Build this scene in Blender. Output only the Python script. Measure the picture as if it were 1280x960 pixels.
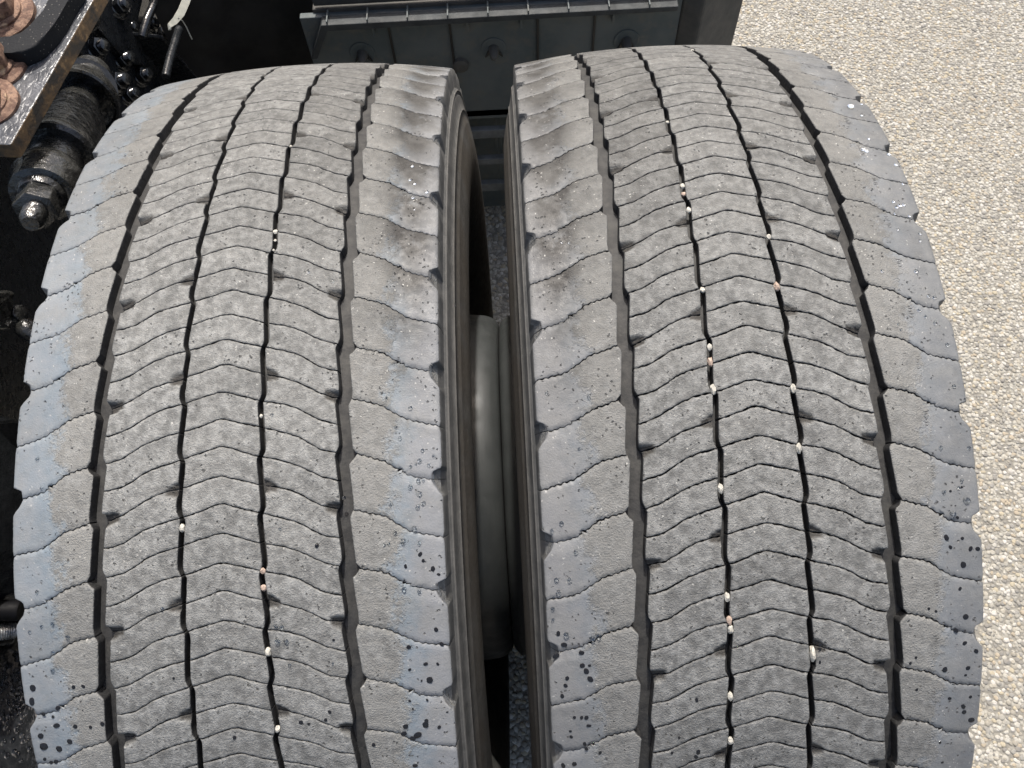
import bpy, bmesh, math, random
import numpy as np
from mathutils import Vector, Matrix
random.seed(7); rng = np.random.default_rng(11)
sc = bpy.context.scene
for o in list(bpy.data.objects): bpy.data.objects.remove(o)

# ------------------------------------------------------------------ camera, sky, sun, exposure
AX_H = 0.5                      # height of the wheel axis
PSI = math.radians(70)          # elevation of the camera seen from the axis
CAM = np.array([0.0, -0.35201291, 1.46714753])
MW = np.array([[0.9987515, 0.04891824, 0.01012155],
               [-0.03907527, 0.89126859, -0.45178915],
               [-0.03112175, 0.45082958, 0.89206733]])
cam = bpy.data.cameras.new('camera'); co = bpy.data.objects.new('camera', cam)
sc.collection.objects.link(co)
m4 = Matrix([list(MW[i]) + [CAM[i]] for i in range(3)] + [[0, 0, 0, 1]])
co.matrix_world = m4
cam.sensor_width = 36; cam.lens = 1011.09 / 1280 * 36
cam.clip_start = 0.01; cam.clip_end = 500
sc.camera = co

SUN = Vector((0.035, 0.50, 0.87)).normalized()
elev = math.asin(SUN.z)
world = bpy.data.worlds.new('World'); sc.world = world; world.use_nodes = True
nt = world.node_tree
sky = nt.nodes.new('ShaderNodeTexSky'); sky.sky_type = 'NISHITA'; sky.sun_disc = False
sky.dust_density = 6; sky.air_density = 1.0; sky.ozone_density = .3; sky.sun_elevation = elev; sky.sun_rotation = math.atan2(SUN.x, SUN.y)
bg = nt.nodes['Background']; bg.inputs[1].default_value = 0.15
nt.links.new(sky.outputs[0], bg.inputs[0])
sun = bpy.data.lights.new('sun', 'SUN'); sun.energy = 3.6; sun.angle = math.radians(1.5); sun.color = (1, .965, .91)
so = bpy.data.objects.new('sun', sun); sc.collection.objects.link(so)
so.rotation_euler = SUN.to_track_quat('Z', 'Y').to_euler()
sc.view_settings.view_transform = 'Standard'; sc.view_settings.look = 'None'
sc.view_settings.exposure = 0.37; sc.view_settings.gamma = 1

# ------------------------------------------------------------------ helpers
def ray(u, v):
    return MW @ np.array([(u - 640) / 1011.09, -(v - 480) / 1011.09, -1.0])
def at(u, v, ax, val):          # the point of the plane x/y/z = val seen there
    d = ray(u, v); return Vector(CAM + d * (val - CAM[ax]) / d[ax])
def tag(o, label=None, cat=None, group=None, kind=None):
    if label: o['label'] = label
    if cat: o['category'] = cat
    if group: o['group'] = group
    if kind: o['kind'] = kind
    return o
def empty(name, loc, label, cat, group=None):
    o = bpy.data.objects.new(name, None); sc.collection.objects.link(o)
    o.location = loc; o.empty_display_size = .05
    return tag(o, label, cat, group)
def link(name, me, parent=None, loc=None):
    o = bpy.data.objects.new(name, me); sc.collection.objects.link(o)
    if parent: o.parent = parent
    if loc is not None: o.location = loc
    return o
def npmesh(name, V, F, mats, mi=None, smooth=None, attrs=None):
    """V (n,3); F list/array of quads or tris"""
    me = bpy.data.meshes.new(name)
    V = np.asarray(V, dtype=np.float32)
    if isinstance(F, np.ndarray):
        k = F.shape[1]; n = len(F)
        me.vertices.add(len(V)); me.vertices.foreach_set('co', V.ravel())
        me.loops.add(n * k); me.loops.foreach_set('vertex_index', F.astype(np.int32).ravel())
        me.polygons.add(n); me.polygons.foreach_set('loop_start', np.arange(0, n * k, k, dtype=np.int32))
        me.update(calc_edges=True)
    else:
        me.from_pydata(V.tolist(), [], F); me.update()
    for m in mats: me.materials.append(m)
    if mi is not None: me.polygons.foreach_set('material_index', np.asarray(mi, dtype=np.int32))
    if smooth is not None:
        s = np.full(len(me.polygons), smooth, dtype=bool) if isinstance(smooth, bool) else np.asarray(smooth, dtype=bool)
        me.polygons.foreach_set('use_smooth', s)
    if attrs:
        for k, a in attrs.items():
            at_ = me.attributes.new(k, 'FLOAT', 'POINT'); at_.data.foreach_set('value', np.asarray(a, dtype=np.float32))
    me.update()
    return me
def bmobj(name, bm, mat, parent=None, smooth=False, loc=None):
    me = bpy.data.meshes.new(name); bmesh.ops.recalc_face_normals(bm, faces=bm.faces)
    bm.to_mesh(me); bm.free()
    for m in (mat if isinstance(mat, (list, tuple)) else [mat]): me.materials.append(m)
    if smooth:
        me.polygons.foreach_set('use_smooth', [True] * len(me.polygons))
        try: me.set_sharp_from_angle(angle=math.radians(38))
        except Exception: pass
    return link(name, me, parent, loc)
def box_bm(p0, p1, bev=0.0, bm=None):
    bm = bm or bmesh.new()
    r = bmesh.ops.create_cube(bm, size=1)
    c = (Vector(p0) + Vector(p1)) / 2; s = Vector(p1) - Vector(p0)
    for v in r['verts']: v.co = Vector((v.co.x * s.x, v.co.y * s.y, v.co.z * s.z)) + c
    if bev:
        es = {e for v in r['verts'] for e in v.link_edges}
        bmesh.ops.bevel(bm, geom=list(es), offset=bev, segments=2, affect='EDGES', profile=.5)
    return bm
def prism_bm(poly, thick, direction, bev=0.0, segs=2, bm=None):
    """closed polygon (3D points) pushed along direction by thick"""
    bm = bm or bmesh.new()
    d = Vector(direction).normalized() * thick
    a = [bm.verts.new(Vector(p)) for p in poly]; b = [bm.verts.new(Vector(p) + d) for p in poly]
    fs = [bm.faces.new(a), bm.faces.new(b[::-1])]
    n = len(a)
    for i in range(n): fs.append(bm.faces.new((a[i], b[i], b[(i + 1) % n], a[(i + 1) % n])))
    if bev:
        es = list({e for f in fs for e in f.edges})
        bmesh.ops.bevel(bm, geom=es, offset=bev, segments=segs, affect='EDGES', profile=.5)
    return bm
def lathe_bm(profile, p0, axis, seg=48, cap=True, bm=None, n_side=None):
    """profile: list of (distance along axis, radius)"""
    bm = bm or bmesh.new()
    q = Vector(axis).normalized().to_track_quat('Z', 'Y'); p0 = Vector(p0)
    rings = []
    for h, r in profile:
        rings.append([bm.verts.new(p0 + q @ Vector((r * math.cos(2 * math.pi * k / seg), r * math.sin(2 * math.pi * k / seg), h))) for k in range(seg)])
    for a, b in zip(rings, rings[1:]):
        for k in range(seg): bm.faces.new((a[k], a[(k + 1) % seg], b[(k + 1) % seg], b[k]))
    if cap:
        bm.faces.new(rings[0][::-1]); bm.faces.new(rings[-1])
    return bm
def tube_bm(pts, r, seg=10, bm=None, caps=True):
    bm = bm or bmesh.new(); pts = [Vector(p) for p in pts]; rings = []
    for i, p in enumerate(pts):
        t = (pts[min(i + 1, len(pts) - 1)] - pts[max(i - 1, 0)]).normalized()
        q = t.to_track_quat('Z', 'Y'); rr = r[i] if isinstance(r, (list, tuple)) else r
        rings.append([bm.verts.new(p + q @ Vector((rr * math.cos(2 * math.pi * k / seg), rr * math.sin(2 * math.pi * k / seg), 0))) for k in range(seg)])
    for a, b in zip(rings, rings[1:]):
        for k in range(seg): bm.faces.new((a[k], a[(k + 1) % seg], b[(k + 1) % seg], b[k]))
    if caps: bm.faces.new(rings[0][::-1]); bm.faces.new(rings[-1])
    return bm

# ------------------------------------------------------------------ materials
class N:
    def __init__(s, name):
        s.m = bpy.data.materials.new(name); s.m.use_nodes = True; s.t = s.m.node_tree
        s.b = s.t.nodes['Principled BSDF']
        s.g = s.t.nodes.new('ShaderNodeNewGeometry').outputs['Position']
    def L(s, a, b): s.t.links.new(a, b); return s
    def put(s, sock, val):
        if hasattr(val, 'is_linked') or hasattr(val, 'links'): s.t.links.new(val, sock)
        else: sock.default_value = val
    def noise(s, scale, detail=4, rough=.6, dist=0, vec=None, out='Fac'):
        n = s.t.nodes.new('ShaderNodeTexNoise'); n.inputs['Scale'].default_value = scale
        n.inputs['Detail'].default_value = detail; n.inputs['Roughness'].default_value = rough; n.inputs['Distortion'].default_value = dist
        s.L(vec or s.g, n.inputs['Vector']); return n.outputs[out]
    def voro(s, scale, feat='F1', out='Distance', rnd=1, vec=None):
        n = s.t.nodes.new('ShaderNodeTexVoronoi'); n.feature = feat; n.inputs['Scale'].default_value = scale
        n.inputs['Randomness'].default_value = rnd; s.L(vec or s.g, n.inputs['Vector']); return n.outputs[out]
    def scale(s, v3, vec=None):
        n = s.t.nodes.new('ShaderNodeVectorMath'); n.operation = 'MULTIPLY'; s.L(vec or s.g, n.inputs[0]); n.inputs[1].default_value = v3; return n.outputs[0]
    def attr(s, name, out='Fac'):
        n = s.t.nodes.new('ShaderNodeAttribute'); n.attribute_name = name; return n.outputs[out]
    def rnd(s):
        return s.t.nodes.new('ShaderNodeObjectInfo').outputs['Random']
    def ma(s, op, a, b=0.0, c=None, clamp=False):
        n = s.t.nodes.new('ShaderNodeMath'); n.operation = op; n.use_clamp = clamp
        s.put(n.inputs[0], a); s.put(n.inputs[1], b)
        if c is not None: s.put(n.inputs[2], c)
        return n.outputs[0]
    def ramp(s, fac, lo, hi, a=0.0, b=1.0):
        n = s.t.nodes.new('ShaderNodeMapRange'); n.interpolation_type = 'SMOOTHSTEP'
        s.put(n.inputs['Value'], fac); n.inputs['From Min'].default_value = lo; n.inputs['From Max'].default_value = hi
        n.inputs['To Min'].default_value = a; n.inputs['To Max'].default_value = b; return n.outputs['Result']
    def mix(s, fac, a, b, mode='MIX'):
        n = s.t.nodes.new('ShaderNodeMix'); n.data_type = 'RGBA'; n.blend_type = mode
        s.put(n.inputs['Factor'], fac)
        for sk, v in ((n.inputs['A'], a), (n.inputs['B'], b)):
            if isinstance(v, tuple): sk.default_value = (*v, 1) if len(v) == 3 else v
            else: s.t.links.new(v, sk)
        return n.outputs['Result']
    def grey(s, v):
        n = s.t.nodes.new('ShaderNodeCombineColor'); 
        for i in range(3): s.put(n.inputs[i], v)
        return n.outputs[0]
    def bump(s, h, dist, strength=1.0, nrm=None):
        n = s.t.nodes.new('ShaderNodeBump'); n.inputs['Distance'].default_value = dist; n.inputs['Strength'].default_value = strength
        s.put(n.inputs['Height'], h)
        if nrm: s.L(nrm, n.inputs['Normal'])
        return n.outputs['Normal']
    def fin(s, col=None, rough=None, nrm=None, **kw):
        if col is not None:
            if isinstance(col, tuple): s.b.inputs['Base Color'].default_value = (*col, 1)
            else: s.L(col, s.b.inputs['Base Color'])
        if rough is not None: s.put(s.b.inputs['Roughness'], rough)
        if nrm: s.L(nrm, s.b.inputs['Normal'])
        for k, v in kw.items(): s.put(s.b.inputs[k.replace('_', ' ')], v)
        return s.m

def tread_mat(name, grey=(.205, .206, .196), tan=(.202, .199, .184), pale=(.215, .220, .228), blue=(.155, .192, .222), outer=(.188, .213, .234), bf=.92):
    """worn, dusty tread rubber; 'zone' is the distance in mm into the shoulder's unworn band, 'outerside' says which shoulder"""
    n = N(name)
    wv = n.t.nodes.new('ShaderNodeVectorMath'); wv.operation = 'MULTIPLY_ADD'
    n.L(n.noise(500, 3, .7, out='Color'), wv.inputs[0]); wv.inputs[1].default_value = (.004, .004, .004); n.L(n.g, wv.inputs[2]); wv = wv.outputs[0]
    big = n.noise(28, 3); mid = n.noise(150, 4, .65); fine = n.noise(900, 2, .6)
    blotch = n.ramp(n.noise(260, 4, .65, .5), .50, .66)
    base = n.mix(n.ramp(mid, .3, .7), tuple(c * .55 for c in grey), tuple(c * 1.30 for c in grey))
    base = n.mix(n.ma('MULTIPLY', blotch, .62), base, tuple(c * .60 for c in grey))
    # tan dust on the shoulders before the blue bloom
    sh = n.attr('shoulder')
    tanf = n.ma('MULTIPLY', sh, n.ramp(n.noise(70, 4, .6), .30, .62, .2, 1.0))
    base = n.mix(n.ma('MULTIPLY', tanf, .75), base, tan)
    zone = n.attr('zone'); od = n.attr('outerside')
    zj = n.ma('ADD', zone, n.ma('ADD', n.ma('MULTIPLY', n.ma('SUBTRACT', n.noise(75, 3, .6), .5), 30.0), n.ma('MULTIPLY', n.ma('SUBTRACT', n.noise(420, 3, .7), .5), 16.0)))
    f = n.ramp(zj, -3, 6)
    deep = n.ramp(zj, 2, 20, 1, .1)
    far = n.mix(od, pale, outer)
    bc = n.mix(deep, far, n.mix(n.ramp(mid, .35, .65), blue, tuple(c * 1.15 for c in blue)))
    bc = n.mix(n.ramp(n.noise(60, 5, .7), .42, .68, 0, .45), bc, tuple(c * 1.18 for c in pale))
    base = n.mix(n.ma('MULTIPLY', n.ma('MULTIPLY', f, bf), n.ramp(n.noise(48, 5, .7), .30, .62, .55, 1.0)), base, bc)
    # brown road grime plus painted shade dimming the sunlit tyre tops, faint large clouds
    dirt_shade = n.attr('dirt_shade')
    base = n.mix(n.ma('MULTIPLY', dirt_shade, n.ramp(n.noise(42, 5, .65), .26, .52, .48, 1.0)), base, (.030, .028, .025))
    base = n.mix(n.ramp(big, .35, .7, 0, .18), base, (.25, .245, .225))
    pit = n.ramp(n.voro(250, out='Distance', vec=wv), .10, .24, 1, 0)
    pitm = n.ma('MULTIPLY', pit, n.ramp(n.noise(75, 3), .50, .60))
    base = n.mix(n.ma('MULTIPLY', pitm, .75), base, (.03, .03, .03))
    spk = n.ma('MULTIPLY', n.ramp(n.voro(260, out='Distance', vec=wv), .08, .17, 1, 0), n.ramp(n.noise(60, 3), .47, .60))
    base = n.mix(n.ma('MULTIPLY', spk, .8), base, (.48, .47, .43))
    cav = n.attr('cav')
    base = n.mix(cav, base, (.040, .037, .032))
    edge = n.attr('edge')
    base = n.mix(n.ma('MULTIPLY', edge, n.ramp(mid, .35, .6, .25, .9)), base, (.06, .06, .06))
    # each block a shade of its own
    rv = n.ma('MULTIPLY_ADD', n.rnd(), .16, .92)
    base = n.mix(1.0, base, n.grey(rv), 'MULTIPLY')
    rough = n.ramp(n.noise(170, 3), .3, .7, .62, .85)
    rough = n.ma('SUBTRACT', rough, n.ma('MULTIPLY', f, .14))
    amp = n.ma('SUBTRACT', 1.0, n.ma('MULTIPLY', f, .65))
    h = n.ma('ADD', n.ma('MULTIPLY', n.ma('MULTIPLY', mid, amp), .6), n.ma('MULTIPLY', n.ma('MULTIPLY', fine, amp), .5))
    h = n.ma('SUBTRACT', h, n.ma('MULTIPLY', pitm, .9))
    return n.fin(base, rough, n.bump(h, .0016, .9), Specular_IOR_Level=.42)
M = {}
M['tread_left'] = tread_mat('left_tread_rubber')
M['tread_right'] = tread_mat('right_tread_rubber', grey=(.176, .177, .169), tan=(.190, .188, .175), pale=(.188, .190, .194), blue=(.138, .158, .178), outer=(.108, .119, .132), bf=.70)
def simple(name, col, rough, spec=.5, bump=None, metal=0, var=.25, vs=60, coat=0):
    n = N(name); v = n.noise(vs, 4)
    c = n.mix(n.ramp(v, .3, .7), tuple(x * (1 - var) for x in col), tuple(x * (1 + var) for x in col))
    nr = n.bump(n.noise(bump[0], 3), bump[1], 1.0) if bump else None
    return n.fin(c, n.ramp(n.noise(vs * 1.7, 3), .3, .7, max(rough - .1, .03), rough + .1), nr, Specular_IOR_Level=spec, Metallic=metal, Coat_Weight=coat)
M['wall'] = simple('cut_rubber', (.026, .026, .026), .62, .4, (500, .0004), vs=200)
def floor_mat():
    n = N('groove_floor_rubber')
    c = n.mix(n.ramp(n.noise(140, 4), .35, .65), (.028, .028, .028), (.050, .049, .047))
    c = n.mix(n.ramp(n.noise(40, 3), .5, .7, 0, .5), c, (.065, .064, .058))
    return n.fin(c, .7, n.bump(n.noise(400, 3), .0005, .7), Specular_IOR_Level=.4)
M['floor'] = floor_mat()
def side_mat():
    n = N('sidewall_rubber')
    r = n.attr('band')
    c = n.mix(n.ramp(n.noise(60, 4), .35, .65), (.070, .070, .066), (.105, .103, .096))
    # brown dust sweeping round the bulge
    br = n.ma('MULTIPLY', n.ramp(r, .15, .55), n.ramp(n.noise(14, 4, .65, .8), .36, .60, .25, 1))
    c = n.mix(br, c, (.082, .074, .062))
    c = n.mix(n.ramp(n.noise(320, 3), .55, .7, 0, .35), c, (.17, .165, .15))
    c = n.mix(n.ma('MULTIPLY', n.attr('rib'), .6), c, (.21, .20, .18))
    return n.fin(c, n.ramp(n.noise(90, 3), .3, .7, .5, .72), n.bump(n.noise(300, 4), .0005, .6), Specular_IOR_Level=.4)
M['side'] = side_mat()
M['disc'] = simple('painted_wheel_steel', (.042, .045, .044), .5, .5, (700, .0001), var=.12, vs=35)
M['black'] = simple('black_chassis_paint', (.017, .019, .021), .28, .5, (160, .0006), var=.3)
M['black_wet'] = simple('wet_black_paint', (.011, .012, .013), .16, .6, (90, .0012), var=.3, coat=.4)
M['bushing'] = simple('oily_black_steel', (.026, .026, .024), .24, .6, (120, .0022), var=.5, vs=90, coat=.3)
M['black_rubber'] = simple('black_rubber', (.005, .005, .006), .6, .12, None, var=.2)
M['brownblack'] = simple('dusty_black_plastic', (.034, .032, .028), .7, .3, (80, .0005), var=.35, vs=12)
def panel_mat():
    n = N('dark_grey_plastic')
    c = n.mix(n.ramp(n.noise(9, 4), .35, .65), (.066, .082, .085), (.100, .114, .114))
    c = n.mix(n.ramp(n.noise(30, 5, .7), .48, .70, 0, .6), c, (.125, .118, .100))
    return n.fin(c, n.ramp(n.noise(50, 3), .3, .7, .5, .7), n.bump(n.noise(350, 2), .0003, .5), Specular_IOR_Level=.4)
M['panel'] = panel_mat()
def ledge_mat():
    n = N('dusty_ledge_plastic')
    c = n.mix(n.ramp(n.noise(20, 5, .65), .35, .65), (.050, .050, .046), (.080, .076, .067))
    return n.fin(c, .8, n.bump(n.noise(200, 4), .0008, .6))
M['ledge'] = ledge_mat()
M['step'] = simple('worn_step_metal', (.13, .14, .145), .5, .4, (300, .0004), var=.3, vs=25)
M['lip'] = simple('dimmed_lip_plastic', (.036, .040, .041), .6, .35, (300, .0004), var=.3, vs=25)  # lip colour darkened below the panel's to hold back the sun on top
def rust_mat():
    n = N('rusty_steel')
    c = n.mix(n.ramp(n.noise(90, 5, .7), .38, .62), (.11, .055, .035), (.27, .165, .11))
    c = n.mix(n.ramp(n.noise(160, 4), .52, .66, 0, .9), c, (.085, .048, .034))
    c = n.mix(n.ramp(n.noise(60, 3), .60, .70, 0, .8), c, (.50, .36, .22))
    return n.fin(c, .72, n.bump(n.noise(350, 5, .7), .0014, .9))
M['rust'] = rust_mat()
def edge_rust():
    n = N('corroded_plate_edge')
    c = n.mix(n.ramp(n.noise(45, 5, .7), .40, .60), (.060, .050, .038), (.185, .115, .055))
    c = n.mix(n.ramp(n.noise(90, 4), .58, .68), c, (.30, .19, .09))
    return n.fin(c, .7, n.bump(n.noise(200, 5, .7), .0016, .9))
M['edge_rust'] = edge_rust()
def plate_mat():
    n = N('orange_peel_grey_paint')
    v = n.scale((1, .6, 1))
    big = n.noise(150, 2, .5, .8, v); c = n.mix(n.ramp(n.noise(60, 4), .35, .65), (.060, .063, .070), (.105, .108, .115))
    c = n.mix(n.ramp(n.noise(260, 3), .60, .68, 0, .8), c, (.36, .36, .36))
    return n.fin(c, .34, n.bump(big, .0026, .9), Specular_IOR_Level=.5)
M['plate'] = plate_mat()
def pad_mat():
    n = N('black_speckled_paint')
    c = n.mix(n.ramp(n.voro(260, out='Distance'), .09, .16, .8, 0), (.010, .011, .013), (.17, .16, .14))
    return n.fin(c, .7, n.bump(n.noise(420, 3), .0006, .8), Specular_IOR_Level=.2)
M['pad'] = pad_mat()
M['zip'] = simple('offwhite_plastic', (.46, .46, .40), .5, .5, None, var=.1)
M['shiny'] = simple('scratched_bare_metal', (.30, .30, .29), .3, .5, (300, .0006), metal=.7, var=.5, vs=120)
def stone_mat(name, cols, rough=.75):
    n = N(name); t = n.attr('tint')
    r = n.t.nodes.new('ShaderNodeValToRGB'); r.color_ramp.interpolation = 'CONSTANT'
    for i, c in enumerate(cols):
        e = r.color_ramp.elements[i] if i < 2 else r.color_ramp.elements.new(i / len(cols))
        e.position = i / len(cols); e.color = (*c, 1)
    n.L(t, r.inputs[0])
    c = n.mix(n.ramp(n.noise(260, 4), .35, .65, 0, .35), r.outputs[0], (.20, .175, .14))
    return n.fin(c, rough, n.bump(n.noise(700, 3), .0005, .6), Specular_IOR_Level=.4)
M['stones'] = stone_mat('washed_aggregate', [(.36, .345, .30), (.29, .28, .245), (.41, .395, .35), (.24, .235, .215), (.33, .31, .26), (.46, .445, .41), (.19, .185, .17), (.33, .285, .215), (.38, .37, .33), (.27, .255, .215), (.36, .32, .235)])
def mortar_mat():
    n = N('aggregate_binder')
    cell = n.t.nodes.new('ShaderNodeTexVoronoi'); cell.inputs['Scale'].default_value = 95; n.L(n.g, cell.inputs['Vector'])
    sep = n.t.nodes.new('ShaderNodeSeparateColor'); n.L(cell.outputs['Color'], sep.inputs[0])
    c = n.mix(n.ramp(sep.outputs[0], .0, 1), (.24, .23, .20), (.36, .345, .30))
    c = n.mix(n.ramp(cell.outputs['Distance'], .35, .62), c, (.19, .18, .155))
    return n.fin(c, .85, n.bump(n.ma('SUBTRACT', 1.0, cell.outputs['Distance']), .004, .8))
M['mortar'] = mortar_mat()
M['pebble'] = simple('pale_pebble', (.46, .44, .38), .75, .4, (500, .0006), var=.12, vs=200)
M['pebble_b'] = simple('pinkish_pebble', (.38, .29, .23), .75, .4, (500, .0006), var=.2, vs=200)
def water_mat():
    n = N('rain_water'); n.b.inputs['Transmission Weight'].default_value = 1; n.b.inputs['IOR'].default_value = 1.33
    return n.fin((.90, .93, .95), .045)
M['water'] = water_mat()
M['wetspot'] = simple('wetted_rubber', (.014, .014, .015), .22, .35, None, var=.1)
M['scuff'] = simple('scuffed_rubber', (.055, .055, .055), .7, .3, None)

# ------------------------------------------------------------------ ground
G = 60
def ground():
    xs = [-G, -3, -1, 0, .6, 1.0, 1.5, 3, G]; ys = [-G, -3, -1, 0, 1, 2, 4, G]
    V = [(x, y, 0) for y in ys for x in xs]; nx = len(xs)
    F = [(j * nx + i, j * nx + i + 1, (j + 1) * nx + i + 1, (j + 1) * nx + i) for j in range(len(ys) - 1) for i in range(nx - 1)]
    o = link('ground', npmesh('ground', V, F, [M['mortar']])); tag(o, 'pale exposed aggregate paving under and beside the truck', kind='structure')
ground()
def stones(name, regions, label):
    P = []
    for x0, x1, y0, y1, sp in regions:
        nx = int((x1 - x0) / sp); ny = int((y1 - y0) / (sp * .87))
        j, i = np.mgrid[0:ny, 0:nx]
        x = x0 + (i + .5 * (j % 2)) * sp + rng.uniform(-.34, .34, i.shape) * sp
        y = y0 + j * sp * .87 + rng.uniform(-.34, .34, i.shape) * sp
        P.append(np.stack([x.ravel(), y.ravel(), np.full(x.size, sp)], 1))
    P = np.concatenate(P); n = len(P)
    K = 6
    a0 = rng.uniform(0, 6.28, n)[:, None]; ang = a0 + np.arange(K) * 2 * np.pi / K + rng.uniform(-.25, .25, (n, K))
    R = P[:, 2:3] * rng.uniform(.34, .74, (n, 1)); asp = rng.uniform(.62, 1.0, (n, 1)); rot = rng.uniform(0, 3.14, (n, 1))
    hgt = R * rng.uniform(.15, .40, (n, 1))
    def ring(s, zz, jit):
        rr = R * s * (1 + rng.uniform(-jit, jit, (n, K)))
        cx = rr * np.cos(ang); cy = rr * np.sin(ang) * asp
        return np.stack([P[:, :1] + cx * np.cos(rot) - cy * np.sin(rot), P[:, 1:2] + cx * np.sin(rot) + cy * np.cos(rot), np.broadcast_to(zz, (n, K)) + rng.uniform(-.1, .1, (n, K)) * hgt], 2)
    r0 = ring(1.0, -.001 + 0 * hgt, .12); r1 = ring(.93, hgt * .55, .10); r2 = ring(.52, hgt * .98, .18)
    r0[..., 2] = -.002
    V = np.concatenate([r0, r1, r2], 1).reshape(-1, 3)
    b = (np.arange(n) * 3 * K)[:, None]
    k = np.arange(K); k1 = (k + 1) % K
    q = []
    for L in (0, 1): q.append(np.stack([b + L * K + k, b + L * K + k1, b + (L + 1) * K + k1, b + (L + 1) * K + k], 2).reshape(-1, 4))
    Q = np.concatenate(q)
    # cap of 7-gon as triangles + quads: fan of quads
    c = [(0, 1, 2, 3), (0, 3, 4, 5)]
    cap = np.concatenate([np.concatenate([b + 2 * K + v for v in f], 1) for f in c[:2]])
    F = np.concatenate([Q, cap]);
    T = np.concatenate([F[:, [0, 1, 2]], F[:, [0, 2, 3]]])
    tint = np.repeat(rng.uniform(0, 1, n), 3 * K)
    sm = np.ones(len(T), bool)
    o = link(name, npmesh(name, V, T, [M['stones']], smooth=True, attrs={'tint': tint}))
    tag(o, label, kind='stuff', cat='gravel')
stones('gravel', [(.70, 1.50, -.50, 1.75, .0080), (.40, .70, 1.05, 1.75, .0085), (-.15, .10, -.55, 1.05, .0095)], 'small cream and grey stones set in the paving beside and between the tyres')

# ------------------------------------------------------------------ tyres
PITCH = 2 * math.pi / 168
SX = np.array([0, 3, 12, 22.6, 28, 34, 40, 46, 50.7, 54, 58, 65, 70, 76, 82, 86.4, 92, 97, 103, 107, 113, 118, 121, 127, 132, 145, 160])
SY = np.array([.0, .02, .17, .34, .41, .48, .56, .67, .77, .87, 1.0, 1.21, 1.29, 1.37, 1.42, 1.44, 1.51, 1.59, 1.67, 1.75, .98 + 1, 1.14 + 1, 1.25 + 1, 1.35 + 1, 1.41 + 1, 1.57 + 1, 1.8 + 1])
SY[20:] -= 1.0; SY[15:20] -= 1.0
SY[15:20] = [.44, .51, .59, .67, .76]; SY[14] = .43
def sipe_c(ax):          # central and side ribs (mm -> pitches)
    return np.interp(ax, SX[:14], SY[:14])
def sipe_s(ax, wavy):    # shoulder ribs
    y = np.interp(ax, SX[14:], SY[14:])
    return y + wavy * .020 * np.sin(ax * 2 * np.pi / 4.3)
def pw(s, xs, ys, per):
    return np.interp(np.mod(s, per), xs, ys)
def tri_saw(s, a, b, A): # +A at a, -A at b, drifting back to +A at a+2
    s = np.mod(s - a, 2.0); w = b - a
    return np.where(s < w, A - 2 * A * s / w, np.where(s > 1.75, A, -A + 2 * A * (s - w) / (1.75 - w)))
def edge_outer(s):       # outer edge (mm) of the wide grooves
    e = 85.9 + tri_saw(s, .40, .66, 1.3)
    pocket = pw(s, [0, 2.36, 2.42, 2.66, 2.76, 4], [0, 0, 3.2, 3.0, 0, 0], 4)
    return e + pocket
def edge_in(s): return 77.1 + tri_saw(s, .14, .48, 1.4)
def nar_out(s): return 28.2 + tri_saw(s, .16, .46, 1.15)
def nar_in(s): return 24.6 + tri_saw(s, .20, .50, 1.15)
def edge_rim(s):         # outermost tread edge with its scooped notches
    return 143.9 - pw(s, [0, .08, 3.05, 3.19, 3.58, 4], [1.1, 0, 0, 6.4, 7.2, 1.1], 4) \
           - pw(s, [0, 1.46, 1.56, 1.66, 2, ], [0, 0, 1.1, 0, 0], 4)
def wob(n, x):           # no two sipes are quite alike
    h = (n % 168) * 2.399
    return .020 * np.sin(x * .075 + h) + .011 * np.sin(x * .23 + h * 1.7) + .006 * np.sin(x * .71 + h * 2.3)
def Rtop(ax): return .5 - .54e-6 * ax ** 2
def Rfloor(ax):
    return np.where(ax < 128, Rtop(ax) - .0088, np.interp(ax, [128, 137.5, 145.2, 146], [Rtop(128) - .0088, .4775, .4690, .4685]))
def to_xyz(x, s, r, ph):  # x mm, s pitches, r metres -> tyre coordinates
    th = PSI + ph - s * PITCH
    return np.stack([x / 1000, -r * np.cos(th), AX_H + r * np.sin(th)], -1)

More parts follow.
